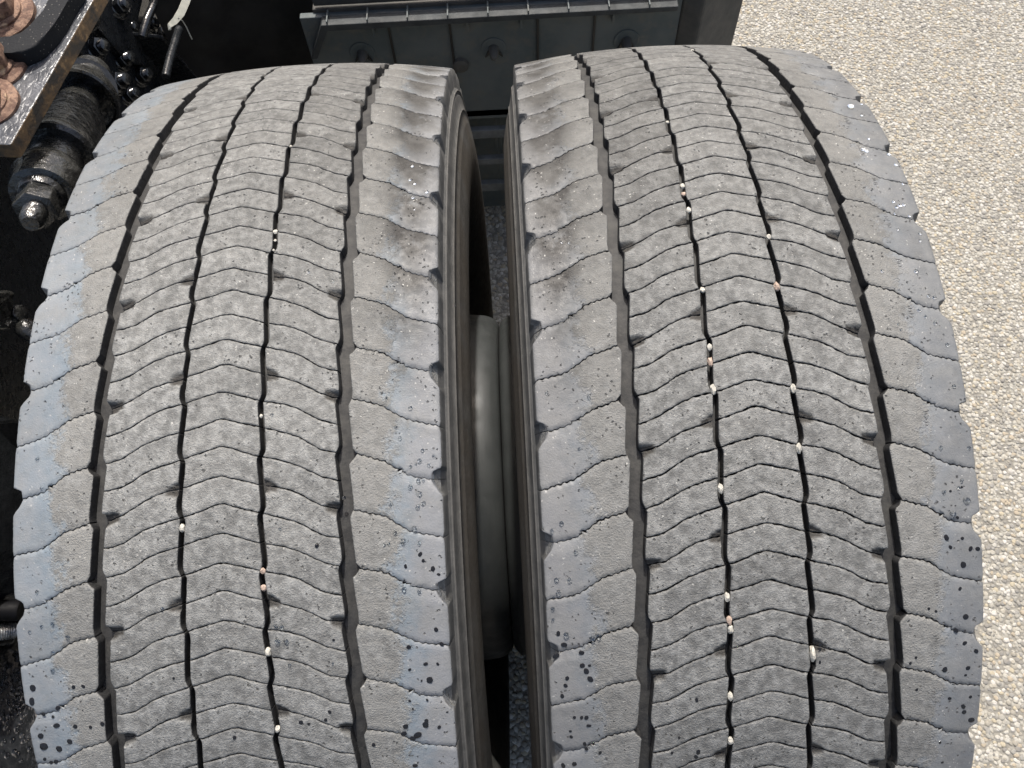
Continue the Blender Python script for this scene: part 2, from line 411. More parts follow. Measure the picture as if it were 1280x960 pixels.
def block(kind, side, n, ph, gap, off, fine=True):
    """kind: c centre, s side, h shoulder. returns V, F, mat idx, attrs"""
    per = 2 if kind == 'h' else 1
    if kind == 'c': nc, nr = (34, 11) if fine else (10, 6)
    elif kind == 's': nc, nr = (38, 15) if fine else (10, 6)
    else: nc, nr = (58, 22) if fine else (12, 7)
    e = .025 if kind == 'h' else .03
    t = np.concatenate([[0, .030 / per], np.linspace(.1, .9, nr - 4), [1 - .030 / per, 1]])
    a = np.concatenate([[0, .011], np.linspace(.035, .965, nc - 4), [.989, 1]])
    A, T = np.meshgrid(a, t)
    g = gap / 2 / 18.7
    if kind == 'c':
        el = lambda s: -nar_in(s); er = nar_in; top = lambda x: n + sipe_c(np.abs(x)) + wob(n, x); bot = lambda x: n + 1 + sipe_c(np.abs(x)) + wob(n + 1, x)
    elif kind == 's':
        lo, hi = (nar_out, lambda s: edge_in(s) + off)
        el, er = (lo, hi) if side > 0 else ((lambda s: -hi(s)), (lambda s: -lo(s)))
        top = lambda x: n + sipe_c(np.abs(x)) + wob(n, x); bot = lambda x: n + 1 + sipe_c(np.abs(x)) + wob(n + 1, x)
    else:
        lo = lambda s: edge_outer(s) + off; hi = edge_rim
        el, er = (lo, hi) if side > 0 else ((lambda s: -hi(s)), (lambda s: -lo(s)))
        top = lambda x: n + sipe_s(np.abs(x), 1.0) + wob(n, x); bot = lambda x: n + 2 + sipe_s(np.abs(x), 1.0) + wob(n + 2, x)
    s = np.full(A.shape, n + .9 * per); x = el(s) * (1 - A) + er(s) * A
    for _ in range(4):
        if kind == 'h':
            cl = np.clip((np.abs(x) - 108) / 12, 0, 1)
            g0 = g * (1 - cl * (.70 if n % 4 == 2 else .25)); g1 = g * (1 - cl * (.70 if (n + 2) % 4 == 2 else .25))
        else: g0 = g1 = g
        s0 = top(x) + g0; s1 = bot(x) - g1
        s = s0 * (1 - T) + s1 * T
        x = el(s) * (1 - A) + er(s) * A
    ax = np.abs(x)
    ei = np.minimum(np.minimum(np.arange(t.size), np.arange(t.size)[::-1])[:, None], np.minimum(np.arange(a.size), np.arange(a.size)[::-1])[None])
    rim = (ei == 0)
    dep = np.where(rim, .00038, 0.0) + rng.uniform(-1, 1, A.shape) * 3e-5
    # worn, nibbled edges
    nib = rng.uniform(0, 1, A.shape)
    if fine:
        s = s + np.where(rim, (rng.uniform(-1, 1, A.shape)) * (.004 + .022 * gap), 0)
        dep = dep + np.where(rim & (nib > .86), .0006, 0) + np.where((ei == 1) & (nib > .955), .0004, 0)
    cav = np.zeros(A.shape)
    if kind == 's':
        ns = None
        for q in (n, n + 1):
            if q % 4 == 3: ns = q
        if ns is not None:
            ctr = ns + sipe_c(ax)
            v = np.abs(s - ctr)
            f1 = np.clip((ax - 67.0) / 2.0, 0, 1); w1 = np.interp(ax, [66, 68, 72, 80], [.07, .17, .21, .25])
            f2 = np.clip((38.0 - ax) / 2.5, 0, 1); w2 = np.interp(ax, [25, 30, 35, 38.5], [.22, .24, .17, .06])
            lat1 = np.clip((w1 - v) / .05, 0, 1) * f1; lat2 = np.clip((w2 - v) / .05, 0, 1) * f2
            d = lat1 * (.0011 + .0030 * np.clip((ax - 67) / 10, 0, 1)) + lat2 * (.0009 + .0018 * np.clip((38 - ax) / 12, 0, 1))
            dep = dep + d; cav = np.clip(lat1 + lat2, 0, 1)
    if kind == 'h':   # rounded shoulder
        dep = dep + np.clip((ax - 141.5) / 2.4, 0, 1) ** 2 * .0006
        # worn dish along the notched sipes
        ns = n if n % 4 == 2 else n + 2
        v = s - (ns + sipe_s(ax, 0))
        dish = np.exp(-((v - .10) / .16) ** 2) * np.clip((ax - 112) / 14, 0, 1) * np.clip((146 - ax) / 3, .3, 1)
        dep = dep + dish * .0009
    r = Rtop(ax) - dep - rng.uniform(0, .00025)
    V = [to_xyz(x, s, r, ph).reshape(-1, 3)]
    ny, nx = A.shape
    idx = np.arange(ny * nx).reshape(ny, nx)
    F = [np.stack([idx[:-1, :-1], idx[:-1, 1:], idx[1:, 1:], idx[1:, :-1]], -1).reshape(-1, 4)]
    MI = [np.zeros(len(F[0]), int)]
    # walls
    ring = np.concatenate([idx[0, :], idx[1:, -1], idx[-1, -2::-1], idx[-2:0:-1, 0]])
    m = len(ring)
    xf, sf, rf, af = (q.reshape(-1)[ring] for q in (x, s, r, A))
    ii, jj = np.divmod(ring, nx)
    cx = (x.min() + x.max()) / 2
    outer = np.zeros(m, bool)
    if kind == 'h': outer = (jj == nx - 1) if side > 0 else (jj == 0)
    onside = ((jj == 0) | (jj == nx - 1)) & ~outer
    xo = xf + np.where(onside, np.sign(xf - cx) * .55, 0)
    axo = np.abs(xo)
    rb = Rfloor(axo) - .0006
    rb = np.where(outer, .4685, rb); xb = np.where(outer, np.sign(xf) * 145.5, xo)
    x1 = xf * .88 + xb * .12; r1 = rf * .88 + rb * .12
    x1 = np.where(outer, np.sign(xf) * np.where(np.abs(xf) < 142.6, 142.0, 144.6), x1); r1 = np.where(outer, rf - .0080, r1)
    pulled = outer & (np.abs(xf) < 142.6)
    V.append(to_xyz(x1, sf, r1, ph)); V.append(to_xyz(xb, sf, rb, ph))
    b1 = ny * nx; b2 = b1 + m; k = np.arange(m); k1 = (k + 1) % m
    F.append(np.stack([ring[k1], ring[k], b1 + k, b1 + k1], -1)); MI.append(np.where(pulled & outer[k1], 0, np.where(outer & outer[k1], 2, 1)))
    F.append(np.stack([b1 + k1, b1 + k, b2 + k, b2 + k1], -1)); MI.append(np.where(outer & outer[k1], 2, 1))
    # attributes
    tot = b2 + m
    def full(v, tail=0.0):
        out = np.full(tot, tail); out[:b1] = v.reshape(-1); return out
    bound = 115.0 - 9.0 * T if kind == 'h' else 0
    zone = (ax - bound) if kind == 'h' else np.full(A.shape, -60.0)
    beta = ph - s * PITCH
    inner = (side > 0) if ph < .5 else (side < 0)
    dirt_shade = np.clip((beta - .12) / .45, 0, 1) * (1.0 if (kind == 'h' and inner) else .55 if (kind == 's' and inner) else .34)  # grime on the inner shoulder, plus painted shade dimming the sunlit top everywhere
    if kind == 'h' and inner: dirt_shade = np.clip((beta - .05) / .30, 0, 1) * (.42 + .80 * np.exp(-((ax - 123) / 15) ** 2)); dirt_shade = np.minimum(dirt_shade * (1.25 - .75 * T), 1.15)
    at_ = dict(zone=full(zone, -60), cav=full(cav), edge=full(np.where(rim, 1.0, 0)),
               shoulder=full(np.full(A.shape, 1.0 if kind == 'h' else 0.0)), dirt_shade=full(dirt_shade),
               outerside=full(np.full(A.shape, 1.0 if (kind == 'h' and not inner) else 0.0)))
    return np.concatenate(V), np.concatenate(F), np.concatenate(MI), at_

def ring_mesh(name, prof, mats, mi, ph, seg=336, attrs=None):
    """prof: list of (signed x mm, r m)"""
    P = np.array(prof); n = len(P); th = np.arange(seg) * 2 * np.pi / seg
    V = np.stack([np.broadcast_to(P[:, 0] / 1000, (seg, n)), -P[:, 1] * np.cos(th)[:, None], AX_H + P[:, 1] * np.sin(th)[:, None]], -1).reshape(-1, 3)
    i, j = np.mgrid[0:seg, 0:n - 1]; i1 = (i + 1) % seg
    F = np.stack([i * n + j, i * n + j + 1, i1 * n + j + 1, i1 * n + j], -1).reshape(-1, 4)
    mm = np.tile(np.asarray(mi), seg) if mi is not None else None
    a = {k: np.tile(np.asarray(v), seg) for k, v in attrs.items()} if attrs else None
    return npmesh(name, V, F, mats, mm, True, a)

def tyre(xm, ph, gap, off, tread, label):
    root = empty('truck_tyre', (xm, 0, 0), label, 'tyre', 'twin rear tyres')
    N0, N1 = (-24, 30) if ph < .5 else (-18, 36)
    mats = [M[tread], M['wall'], M['side']]
    for kind, side in (('c', 1), ('s', -1), ('s', 1), ('h', -1), ('h', 1)):
        per = 2 if kind == 'h' else 1
        for n in range(N0, N1, per):
            V, F, mi, at_ = block(kind, side, n, ph, gap if kind != 'h' else gap * .8, off * (1 if side > 0 else -1) if kind != 'c' else 0)
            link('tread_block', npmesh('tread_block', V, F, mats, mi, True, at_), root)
            me = bpy.data.meshes[-1] if False else None
    # the blocks round the rest of the tyre
    Vs, Fs, Ms, As, base = [], [], [], {}, 0
    for kind, side in (('c', 1), ('s', -1), ('s', 1), ('h', -1), ('h', 1)):
        per = 2 if kind == 'h' else 1
        for n in range(N1, N0 + 168, per):
            V, F, mi, at_ = block(kind, side, n, ph, gap, off * (1 if side > 0 else -1) if kind != 'c' else 0, False)
            Vs.append(V); Fs.append(F + base); Ms.append(mi); base += len(V)
            for k, v in at_.items(): As.setdefault(k, []).append(v)
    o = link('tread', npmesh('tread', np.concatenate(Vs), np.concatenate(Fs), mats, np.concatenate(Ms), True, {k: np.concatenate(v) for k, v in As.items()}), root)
    o['kind'] = 'stuff'
    # casing: the groove floors between the blocks
    xs = np.concatenate([[-145.2, -141, -137.5, -133], np.linspace(-128, 128, 41), [133, 137.5, 141, 145.2]])
    link('casing', ring_mesh('casing', [(x, float(Rfloor(np.array(abs(x))))) for x in xs], [M['floor']], None, ph), root)
    sp = [(.4700, 144.9, 0, 0), (.4692, 145.6, 0, 0), (.4680, 146.8, 0, 0), (.4674, 147.1, 0, .2), (.4671, 147.9, 0, 1), (.4664, 147.9, 0, 1), (.4660, 147.1, 0, .1), (.4640, 147.3, 0, 0), (.4634, 146.9, 0, 0), (.4626, 147.0, 0, 0), (.4620, 147.8, .0, .3), (.4610, 147.9, 0, .1),
          (.455, 149.2, .05, 0), (.4480, 150.8, .12, 0), (.4474, 151.9, .15, .9), (.4466, 151.9, .15, .9), (.4460, 151.2, .2, 0), (.438, 153.4, .5, 0), (.4340, 154.6, .6, .1), (.4330, 154.9, .6, .1), (.431, 155.0, .7, 0),
          (.42, 157.3, .9, 0), (.408, 159.0, 1, 0), (.395, 159.4, 1, 0), (.382, 158.6, .8, 0), (.365, 155.5, .5, 0), (.345, 149, .3, 0), (.325, 141, .2, 0), (.308, 131, .1, 0), (.296, 123, 0, 0), (.287, 118, 0, 0)]
    for sd in (-1, 1):
        prof = [(sd * x, r) for r, x, b, q in sp]
        if sd > 0: prof = prof
        o = link('sidewall', ring_mesh('sidewall', prof, [M['side']], None, ph, attrs={'band': [p[2] for p in sp], 'rib': [p[3] for p in sp]}), root)
        fl = [(sd * 117.5, .287), (sd * 119.5, .2865), (sd * 120, .283), (sd * 118, .2790), (sd * 112, .276), (sd * 105, .271), (sd * 92, .262), (sd * 60, .255), (sd * 0, .251)]
        link('rim', ring_mesh('rim', fl, [M['disc']], None, ph, 160), root)
    inn = 1 if ph < .5 else -1
    q = 176.0
    dp = [(inn * (q - .15), .0), (inn * (q - .15), .10), (inn * (q - .15), .1945), (inn * (q - .9), .1985), (inn * (q - 2.8), .2022), (inn * (q - 6), .2055), (inn * (q - 10.5), .2082), (inn * (q - 18), .2104), (inn * (q - 30), .2118), (inn * (q - 50), .2130), (inn * (q - 80), .2150), (inn * (q - 105), .224), (inn * (q - 125), .2535)]
    link('wheel_disc', ring_mesh('wheel_disc', dp, [M['disc']], None, ph, 160), root)
    return root
XL, XR, PHL, PHR = -.1987, .15358, .4368594, .64290935
TL = tyre(XL, PHL, .50, -1.4, 'tread_left', 'worn truck tyre on the left, its outer shoulder against the black chassis parts')
TR = tyre(XR, PHR, .80, .6, 'tread_right', 'worn truck tyre on the right, beside the pale aggregate paving')

# ------------------------------------------------------------------ stones, drops and scuffs on the tyres
PEBBLES = {
   ('left', 'right'): [(27.0, 0.5749, 2.5), (23.8, 0.3861, 3), (23.5, 0.37, 2), (27.2, 0.3526, 2), (25.4, 0.1021, 2), (27.0, -0.1004, 4), (27.0, -0.1222, 4), (27.0, -0.2066, 5), (27.2, -0.3154, 5)],
   ('left', 'left'): [(-25.3, -0.0398, 4.5)],
   ('right', 'left'): [(-27.7, 0.5874, 3), (-27.2, 0.434, 4), (-27.7, 0.418, 3), (-25.9, 0.3868, 4), (-27.2, 0.2517, 4), (-26.3, 0.1665, 5), (-26.9, 0.1464, 5), (-27.9, 0.108, 6), (-27.8, -0.0222, 6), (-27.0, -0.1625, 5), (-27.6, -0.193, 5), (-25.2, -0.2049, 5), (-25.8, -0.2974, 5), (-25.6, -0.3637, 5)],
   ('right', 'right'): [(25.2, 0.9255, 3), (26.1, 0.3326, 4), (25.3, 0.2506, 6), (25.7, 0.1048, 6), (25.5, 0.0254, 7), (26.7, -0.2433, 8)],
}
BEADS =""" L,131.5,0.0475,2.5 L,138.7,0.0394,2 L,129.2,0.0336,3 L,135.4,0.0277,2.5 L,123.4,0.0266,2 L,127.1,0.0295,1.5 L,128.3,0.0068,3 L,131.4,0.0076,2 L,122.9,-0.0012,3 L,128.5,-0.0103,3.5 L,130.9,-0.0234,3 L,127.2,-0.0283,3 L,109.6,-0.0232,2 L,124.6,-0.0567,3.5 L,112.1,-0.0604,2.5 L,117,-0.0727,3.5 L,127.3,-0.0762,2.5 L,117,0.0649,2.5 L,124.2,0.1063,3 L,114.5,0.0803,2 L,108.5,0.1204,2 R,126.3,0.6298,5.5 R,137.7,0.6418,2 R,144.2,0.636,3.5 R,131.4,0.6031,2 R,126.8,0.5362,2 R,118,0.5083,3.5 R,120.1,0.5048,3 R,137.3,0.5004,2.5 R,139.3,0.4763,2.5 R,143.1,0.4555,2 R,138.6,0.4339,2 R,125.7,0.3963,2.5 R,126.6,0.3855,2.5 R,129.6,0.3889,3 R,132.9,0.3909,2.5 R,123.7,0.373,2 R,134.2,0.3696,2 R,121.6,0.3434,2 R,137.7,0.3376,2.5 R,136,0.3246,2 R,141.8,0.3139,2.5 R,101.7,0.2718,2.5 R,126.4,0.2725,3 R,131.1,0.233,2.5 R,135,0.2307,2.5 R,121.6,0.2107,2.5 R,125.2,0.201,2 R,131.2,0.1914,2.5 R,136.6,0.1595,2.5 R,144.4,0.1725,2 R,104.6,0.1903,1.5 R,105.5,0.1821,1.5 R,134.6,-0.0534,4.5 R,124.2,-0.0712,4.5 R,119.4,-0.0411,2.5 R,129.7,-0.0369,2.5 R,132.4,-0.0277,2.5 R,120.4,0.0171,2.5 R,135.7,0.1002,2.5 R,140.1,0.0155,2.5 R,141.3,0.0079,2.5 R,-136.2,0.119,2.5 R,-108.2,0.1078,2.5 R,-116.7,0.0392,2 R,-130.9,-0.0587,3 R,-137.4,-0.069,2.5 R,-122.5,-0.0974,3 R,-135.9,-0.1344,3 R,-127.5,-0.1346,3 R,-135.2,-0.1517,3.5 R,-139.4,-0.1735,2.5 R,-139.7,-0.1889,2 R,-118.8,0.3504,2 R,-113.7,0.3488,2 R,-110,-0.2117,3.5 R,-114.2,-0.215,3.5 R,-131.3,-0.2098,3.5 L,32.8,-0.1731,2.5 L,36.3,-0.1746,3 L,33.1,-0.1934,3.5 L,38.8,-0.1941,3 L,39.7,-0.2256,2 L,67.5,-0.2276,1.5 L,38.2,-0.0469,2 L,79.9,-0.0107,2.5 L,61.5,-0.0711,2.5 L,33.3,0.1036,2 L,116.1,-0.1363,3 L,125.8,-0.1401,2.5 L,104.6,-0.0753,2 L,107.7,-0.0746,2 L,53,0.3127,2.5 L,70.7,0.2962,2.5 L,-106.4,-0.1781,3 L,-133.7,-0.1716,2 L,-116.5,-0.1606,2.5 L,-119.6,-0.2247,2.5 L,-118.2,-0.199,2 L,-124.7,-0.1639,2 L,-126.6,-0.1173,2 L,-40.5,-0.1433,2.5 L,-126.6,0.0607,2.5 L,-122.7,0.0213,2 L,139.1,0.1687,1.5 L,134.7,0.468,3 L,125.4,0.4845,2.5 L,121.7,0.4931,2.5 L,122.9,0.5259,2.5 L,124.7,0.4543,2.5 L,126.2,0.4293,1.5 """
SPOTS =""" L,127.5,-0.0911,3 L,129.3,-0.0999,2.5 L,135.3,-0.1116,3.5 L,138.8,-0.1197,2.5 L,117.8,-0.1057,2.5 L,135.3,-0.1942,3 L,138.4,-0.2149,3 L,117,-0.2147,3 L,127.2,-0.2405,3 L,116.6,-0.246,2 L,135,-0.2424,2 L,129.1,-0.2639,4.5 L,123.8,-0.2637,1.5 L,115.1,-0.2906,2 L,126.6,-0.2924,2 L,125,-0.3232,3 L,124.3,-0.3291,4.5 L,111.1,-0.3278,3.5 L,109.6,-0.3384,3.5 L,133.1,-0.3354,2.5 L,141,-0.3379,3.5 L,118.5,-0.3434,5.5 L,115.1,-0.3474,4 L,139.1,-0.314,1.5 L,115,-0.3909,3.5 L,116.8,-0.3029,1.5 R,-136.5,-0.2077,3 R,-133.1,-0.2232,4 R,-143.9,-0.2112,2.5 R,-138.7,-0.2392,4.5 R,-121.9,-0.2341,3.5 R,-121.7,-0.2521,3.5 R,-119.2,-0.26,4 R,-116.8,-0.2714,4.5 R,-117,-0.252,2 R,-132,-0.271,3 R,-133.2,-0.2816,3 R,-135.7,-0.2971,3 R,-142.6,-0.2989,3 R,-128.3,-0.329,2.5 R,-123.5,-0.3286,2.5 R,-120.3,-0.3283,3 R,-118.9,-0.3405,3 R,-131.3,-0.3504,2 R,-130.9,-0.3591,2.5 R,-143.2,-0.3581,3 R,-122,-0.3696,3 R,-121,-0.3772,3 R,-137,-0.407,3.5 R,-129.4,-0.4032,3.5 R,-112,-0.3827,2.5 L,-135.8,-0.2505,4.5 L,-137.8,-0.2705,4.5 L,-119.7,-0.2786,3 L,-131,-0.2889,3 L,-122.4,-0.305,4.5 L,-135.6,-0.322,4.5 L,-134.7,-0.3381,6 L,-124.2,-0.2919,2.5 L,-123.7,-0.3407,5 L,-115.1,-0.3287,4 L,-109.1,-0.3053,3 L,-89.5,-0.3008,3 L,-136.1,-0.3587,2.5 L,-131.8,-0.3632,3 L,-128.1,-0.3615,3.5 L,-98.3,-0.3059,2.5 L,-106.2,-0.248,3 L,-99.3,-0.2468,2.5 L,-36.8,-0.2368,2 L,61.5,-0.0711,3 L,43.4,-0.3073,3 L,48.4,-0.3105,2 L,69.1,-0.1962,2 L,62.7,-0.2955,2.5 L,59.6,-0.3066,2.5 L,-1.2,-0.3239,3 L,89.1,-0.3503,3 R,127.4,-0.0758,2 R,123.9,-0.0405,2 R,132,-0.0361,2 R,118.7,-0.1011,4 R,129.8,-0.1037,2.5 R,135.1,-0.1184,3 R,140.2,-0.1192,3 R,121.1,-0.1141,2.5 R,143.7,-0.1369,3 R,129.5,-0.1388,4 R,143.1,-0.1945,4 R,126.8,-0.1706,2.5 R,130.5,-0.2095,4 R,123.8,-0.2269,3.5 R,109.8,-0.1978,2 R,104.9,-0.1936,2 R,130.1,-0.2462,3 R,138.3,-0.2595,3.5 R,116.5,-0.2806,4 R,133,-0.2824,3 R,131.5,-0.2925,2 R,131.3,-0.3391,3.5 R,132.2,-0.348,3.5 R,138,-0.3624,4.5 R,136,-0.3259,2.5 R,121,-0.324,2.5 R,97.5,-0.3051,2 R,116.9,-0.3913,2 R,120.4,-0.4257,2 R,92.5,-0.2662,2 R,96.2,-0.2591,2 R,32,-0.2375,2 R,32,-0.2309,2 R,31.9,-0.255,2 R,-48.1,-0.3009,2.5 R,-47.1,-0.379,3.5 R,-48.6,-0.3866,3 R,-64.4,-0.3802,2.5 R,-59.7,-0.3565,2 """
def on_tyre(which, x, b, lift=0.0):
    xm = XL if which[0] in 'Ll' else XR
    r = .5 - .54e-6 * x * x + lift; th = PSI + b
    return Vector((xm + x / 1000, -r * math.cos(th), AX_H + r * math.sin(th))), Vector((0, -math.cos(th), math.sin(th)))
ORD = ['first', 'second', 'third', 'fourth', 'fifth', 'sixth', 'seventh', 'eighth', 'ninth', 'tenth', 'eleventh', 'twelfth', 'thirteenth', 'fourteenth', 'fifteenth', 'sixteenth']
for (tw, gs), lst in PEBBLES.items():
    xi = [abs(p[0]) for p in lst]
    for i, (x, b, rp) in enumerate(lst):
        s = (-b + (PHL if tw == 'left' else PHR)) / PITCH
        xc = math.copysign(float(nar_out(np.array(s)) + nar_in(np.array(s))) / 2, x)
        p, nrm = on_tyre(tw, xc, b, -.0007)
        bm = bmesh.new(); bmesh.ops.create_icosphere(bm, subdivisions=2, radius=1)
        R = rp / 1900 * random.uniform(.85, 1.1)
        q = nrm.to_track_quat('Z', 'X')
        for v in bm.verts:
            k = 1 + random.uniform(-.16, .16); c = v.co * k
            v.co = q @ Vector((c.x * R * 1.15, c.y * min(R, .0019), c.z * R * .8))
        pk = i % 4 == 2 and tw == 'right' or (tw == 'left' and gs == 'right' and 5 <= i <= 6)
        o = bmobj('pebble', bm, M['pebble_b'] if pk else M['pebble'], smooth=False, loc=p)
        tag(o, '%s stone in the %s narrow groove of the %s tyre, %s' % ('pinkish' if pk else 'cream', gs, tw, 'the only one' if len(lst) == 1 else ORD[i] + ' from the top' if i < len(lst) - 1 else 'lowest'),
            'pebble', 'small stones wedged in the tyre grooves')
def drops(name, text, mat, flat, label):
    bm = bmesh.new()
    for tok in text.split():
        w, x, b, r = tok.split(','); x = float(x); b = float(b)
        if abs(x) > 140.5: continue
        r = float(r) / 1900 * (.90 if flat else 1.0)
        p, nrm = on_tyre(w, x, b, 0.00005)
        q = nrm.to_track_quat('Z', 'X'); K = 14; rings = []
        ex = random.uniform(.85, 1.2); rot = random.uniform(0, 3)
        prof = [(1, -.05), (1.0, .04), (.92, .40), (.72, .68), (.38, .88)] if not flat else [(1, -.02), (.96, .06), (.75, .12), (.4, .15)]
        wp = random.uniform(0, 6); wa = random.uniform(.03, .22) if flat else .08
        wob = [1 + wa * math.sin(2 * 6.283 * k / K + wp) + random.uniform(-.08, .08) for k in range(K)]
        for a, h in prof:
            rings.append([bm.verts.new(p + q @ Vector((r * a * wob[k] * math.cos(2 * math.pi * k / K + rot) * ex, r * a * wob[k] * math.sin(2 * math.pi * k / K + rot), r * h))) for k in range(K)])
        for A_, B_ in zip(rings, rings[1:]):
            for k in range(K): bm.faces.new((A_[k], A_[(k + 1) % K], B_[(k + 1) % K], B_[k]))
        bm.faces.new(rings[-1]); bm.faces.new(rings[0][::-1])
    o = bmobj(name, bm, mat, smooth=True); tag(o, label, 'water drops', kind='stuff'); return o
drops('water_drops', BEADS, M['water'], False, 'clear raindrops beading on the shoulders of both tyres')
drops('wet_spots', SPOTS, M['wetspot'], True, 'dark wet spots of rain on the lower part of both tyres')
# scuff arcs on the outer shoulder of the right tyre
bm = bmesh.new()
for n in range(-16, 34, 2):
    xc = 119.0 - max(0, n + 4) * .33 + random.uniform(-1, 1)
    for k in range(random.randint(3, 6)):
        s0 = n + 1.35 + k * .105 + random.uniform(-.02, .02); w = random.uniform(1.0, 2.3); x0 = xc + random.uniform(-.8, .8)
        pts = []
        for j in range(7):
            u = j / 6 * 2 - 1
            pts.append((x0 + u * w, s0 + .04 * (1 - u * u)))
        lo, hi = [], []
        for j, (x, s) in enumerate(pts):
            th = .010 * (1 - abs(j / 3 - 1)) + .002
            p, _ = on_tyre('right', x, PHR - (s - th) * PITCH, .00012); p2, _ = on_tyre('right', x, PHR - (s + th) * PITCH, .00002)
            lo.append(bm.verts.new(p)); hi.append(bm.verts.new(p2))
        for j in range(6): bm.faces.new((lo[j], lo[j + 1], hi[j + 1], hi[j]))
o = bmobj('scuff_marks', bm, M['scuff'], TR); o['kind'] = 'stuff'
for v in o.data.vertices: v.co.x -= XR

# ------------------------------------------------------------------ chassis at the left
X3 = Vector((1, 0, 0)); Y3 = Vector((0, 1, 0)); Z3 = Vector((0, 0, 1))
rail = empty('chassis_rail', (-.62, .3, .25), 'black steel truck frame rail in shadow left of the tyres', 'chassis rail')
def child(o, par):
    o.parent = par; o.location = o.location - par.location; return o
child(bmobj('web', box_bm((-.640, -.75, .22), (-.620, 1.6, .92), .003), M['black']), rail)
child(bmobj('flange', box_bm((-.640, -.75, .905), (-.585, 1.6, .915), .002), M['black']), rail)
child(bmobj('lower_flange', box_bm((-.640, -.75, .22), (-.565, 1.6, .232), .002), M['black']), rail)
child(bmobj('stiffener', box_bm((-.6195, -.75, .36), (-.60, -.12, .52), .004), M['black_wet']), rail)
def hexbolt(name, p, axis, r, h, mat, parent=None, stud=0, washer=1.35, wh=.15, label=None):
    """flanged hex head with washer and stud, standing on p"""
    bm = lathe_bm([(0, r * washer), (r * wh, r * washer), (r * wh * 1.25, r * washer * .94)], p, axis, 28)
    q = Vector(axis).normalized().to_track_quat('Z', 'Y'); p = Vector(p)
    z0 = r * wh * 1.2
    lathe_bm([(z0, r * 1.12), (z0 + r * .12, r * 1.10), (z0 + r * .2, r * .98)], p, axis, 28, bm=bm)
    poly = [p + q @ Vector((r * math.cos(math.pi / 3 * k + .3), r * math.sin(math.pi / 3 * k + .3), z0 + r * .12)) for k in range(6)]
    prism_bm(poly, h, axis, r * .09, 2, bm)
    if stud:
        prof = []; zz = z0 + h; turns = max(4, int(stud / (r * .13)))
        for k in range(turns):
            prof += [(zz + stud * k / turns, r * .56), (zz + stud * (k + .5) / turns, r * .62)]
        prof += [(zz + stud, r * .5)]
        lathe_bm(prof, p, axis, 24, bm=bm)
    o = bmobj(name, bm, mat, smooth=True)
    if parent: child(o, parent)
    if label: o['label'] = label
    return o
# bracket plate with its bolts
br = empty('suspension_bracket', tuple(at(150, 60, 0, -.575)), 'black bolted suspension bracket behind the rusty nuts', 'bracket')
BX = -.575
poly = [at(u, v, 0, BX) for u, v in ((70, -40), (86, 30), (98, 60), (120, 90), (138, 140), (170, 190), (240, 180), (238, 130), (212, 96), (165, 48), (178, 0), (190, -40))]
child(bmobj('plate', prism_bm(poly, .02, (-1, 0, 0), .003), M['black']), br)
poly = [at(u, v, 0, BX + .0) for u, v in ((84, -40), (92, 24), (108, 30), (150, 78), (176, 84), (160, 30), (170, -40))]
child(bmobj('doubler_plate', prism_bm([p + X3 * .012 for p in poly], .0118, (-1, 0, 0), .002), M['black']), br)
for (u, v, r, s) in ((117, 62, .0115, .010), (150, 76, .0105, .012), (143, 104, .0115, .012), (174, 96, .0105, .010), (107, 24, .011, .008), (146, 9, .011, .008), (158, 120, .010, .01), (160, 36, .009, .006)):
    hexbolt('bolt', at(u, v, 0, BX + .0125 if (u, v) in ((107, 24), (146, 9)) else BX + .0005), (1, -.15, .45), r * 1.2, r * 1.1, M['black_wet'], br, stud=s)
for (u, v) in ((200, 44), (203, 50), (186, 30), (221, 84), (226, 90)):
    hexbolt('bolt', at(u, v, 0, BX - .045), (1, -.15, .45), .0125, .011, M['black_wet'], br, stud=.006)
# gusset flange running down to the tyre
a = at(160, 44, 0, BX + .004); b = at(218, 108, 0, BX + .004)
child(bmobj('gusset', prism_bm([a, b, b + Vector((.05, 0, -.01)), a + Vector((.05, 0, -.01))], .006, (0, .6, .8), .0015), M['black']), br)
# bright tubes
tu = bmobj('brake_pipe', tube_bm([at(200, -30, 0, -.52), at(192, 6, 0, -.52), at(184, 24, 0, -.522), at(178, 46, 0, -.53)], .0062, 12), M['black_wet'], smooth=True)
tag(tu, 'black glossy pipe rising behind the left tyre, left of the white tie', 'pipe')
tu = bmobj('brake_pipe', tube_bm([at(224, 36, 0, -.50), at(220, 48, 0, -.50), at(212, 74, 0, -.50), at(207, 96, 0, -.50)], .0060, 12), M['black'], smooth=True)
tag(tu, 'short black pipe under the white tie, ending at the left tyre', 'pipe')
# white cable tie
bm = bmesh.new()
path = [at(u, v, 0, -.47) for u, v in ((238, -14), (232, 2), (226, 16), (218, 27), (211, 33), (212, 38))]
for i, p in enumerate(path):
    w = [.006, .0062, .006, .0045, .003, .002][i]
    d = (path[min(i + 1, 5)] - path[max(i - 1, 0)]).normalized(); sd = d.cross(Vector((1, -.3, .5)).normalized()).normalized()
    for sgn in (-1, 1): bm.verts.new(p + sd * w * sgn)
bm.verts.ensure_lookup_table()
for i in range(5): bm.faces.new((bm.verts[2 * i], bm.verts[2 * i + 1], bm.verts[2 * i + 3], bm.verts[2 * i + 2]))
r = bmesh.ops.extrude_face_region(bm, geom=bm.faces[:]); bmesh.ops.translate(bm, verts=[g for g in r['geom'] if isinstance(g, bmesh.types.BMVert)], vec=(.0016, 0, .0016))
tie = empty('cable_tie', path[3], 'white plastic cable tie looped round a black pipe', 'cable tie')
child(bmobj('strap', bm, M['zip']), tie)
child(bmobj('tail', tube_bm([at(u, v, 0, -.468) for u, v in ((222, 22), (228, 26), (233, 34), (237, 43), (240, 49))], .0010, 6), M['zip'], smooth=True), tie)
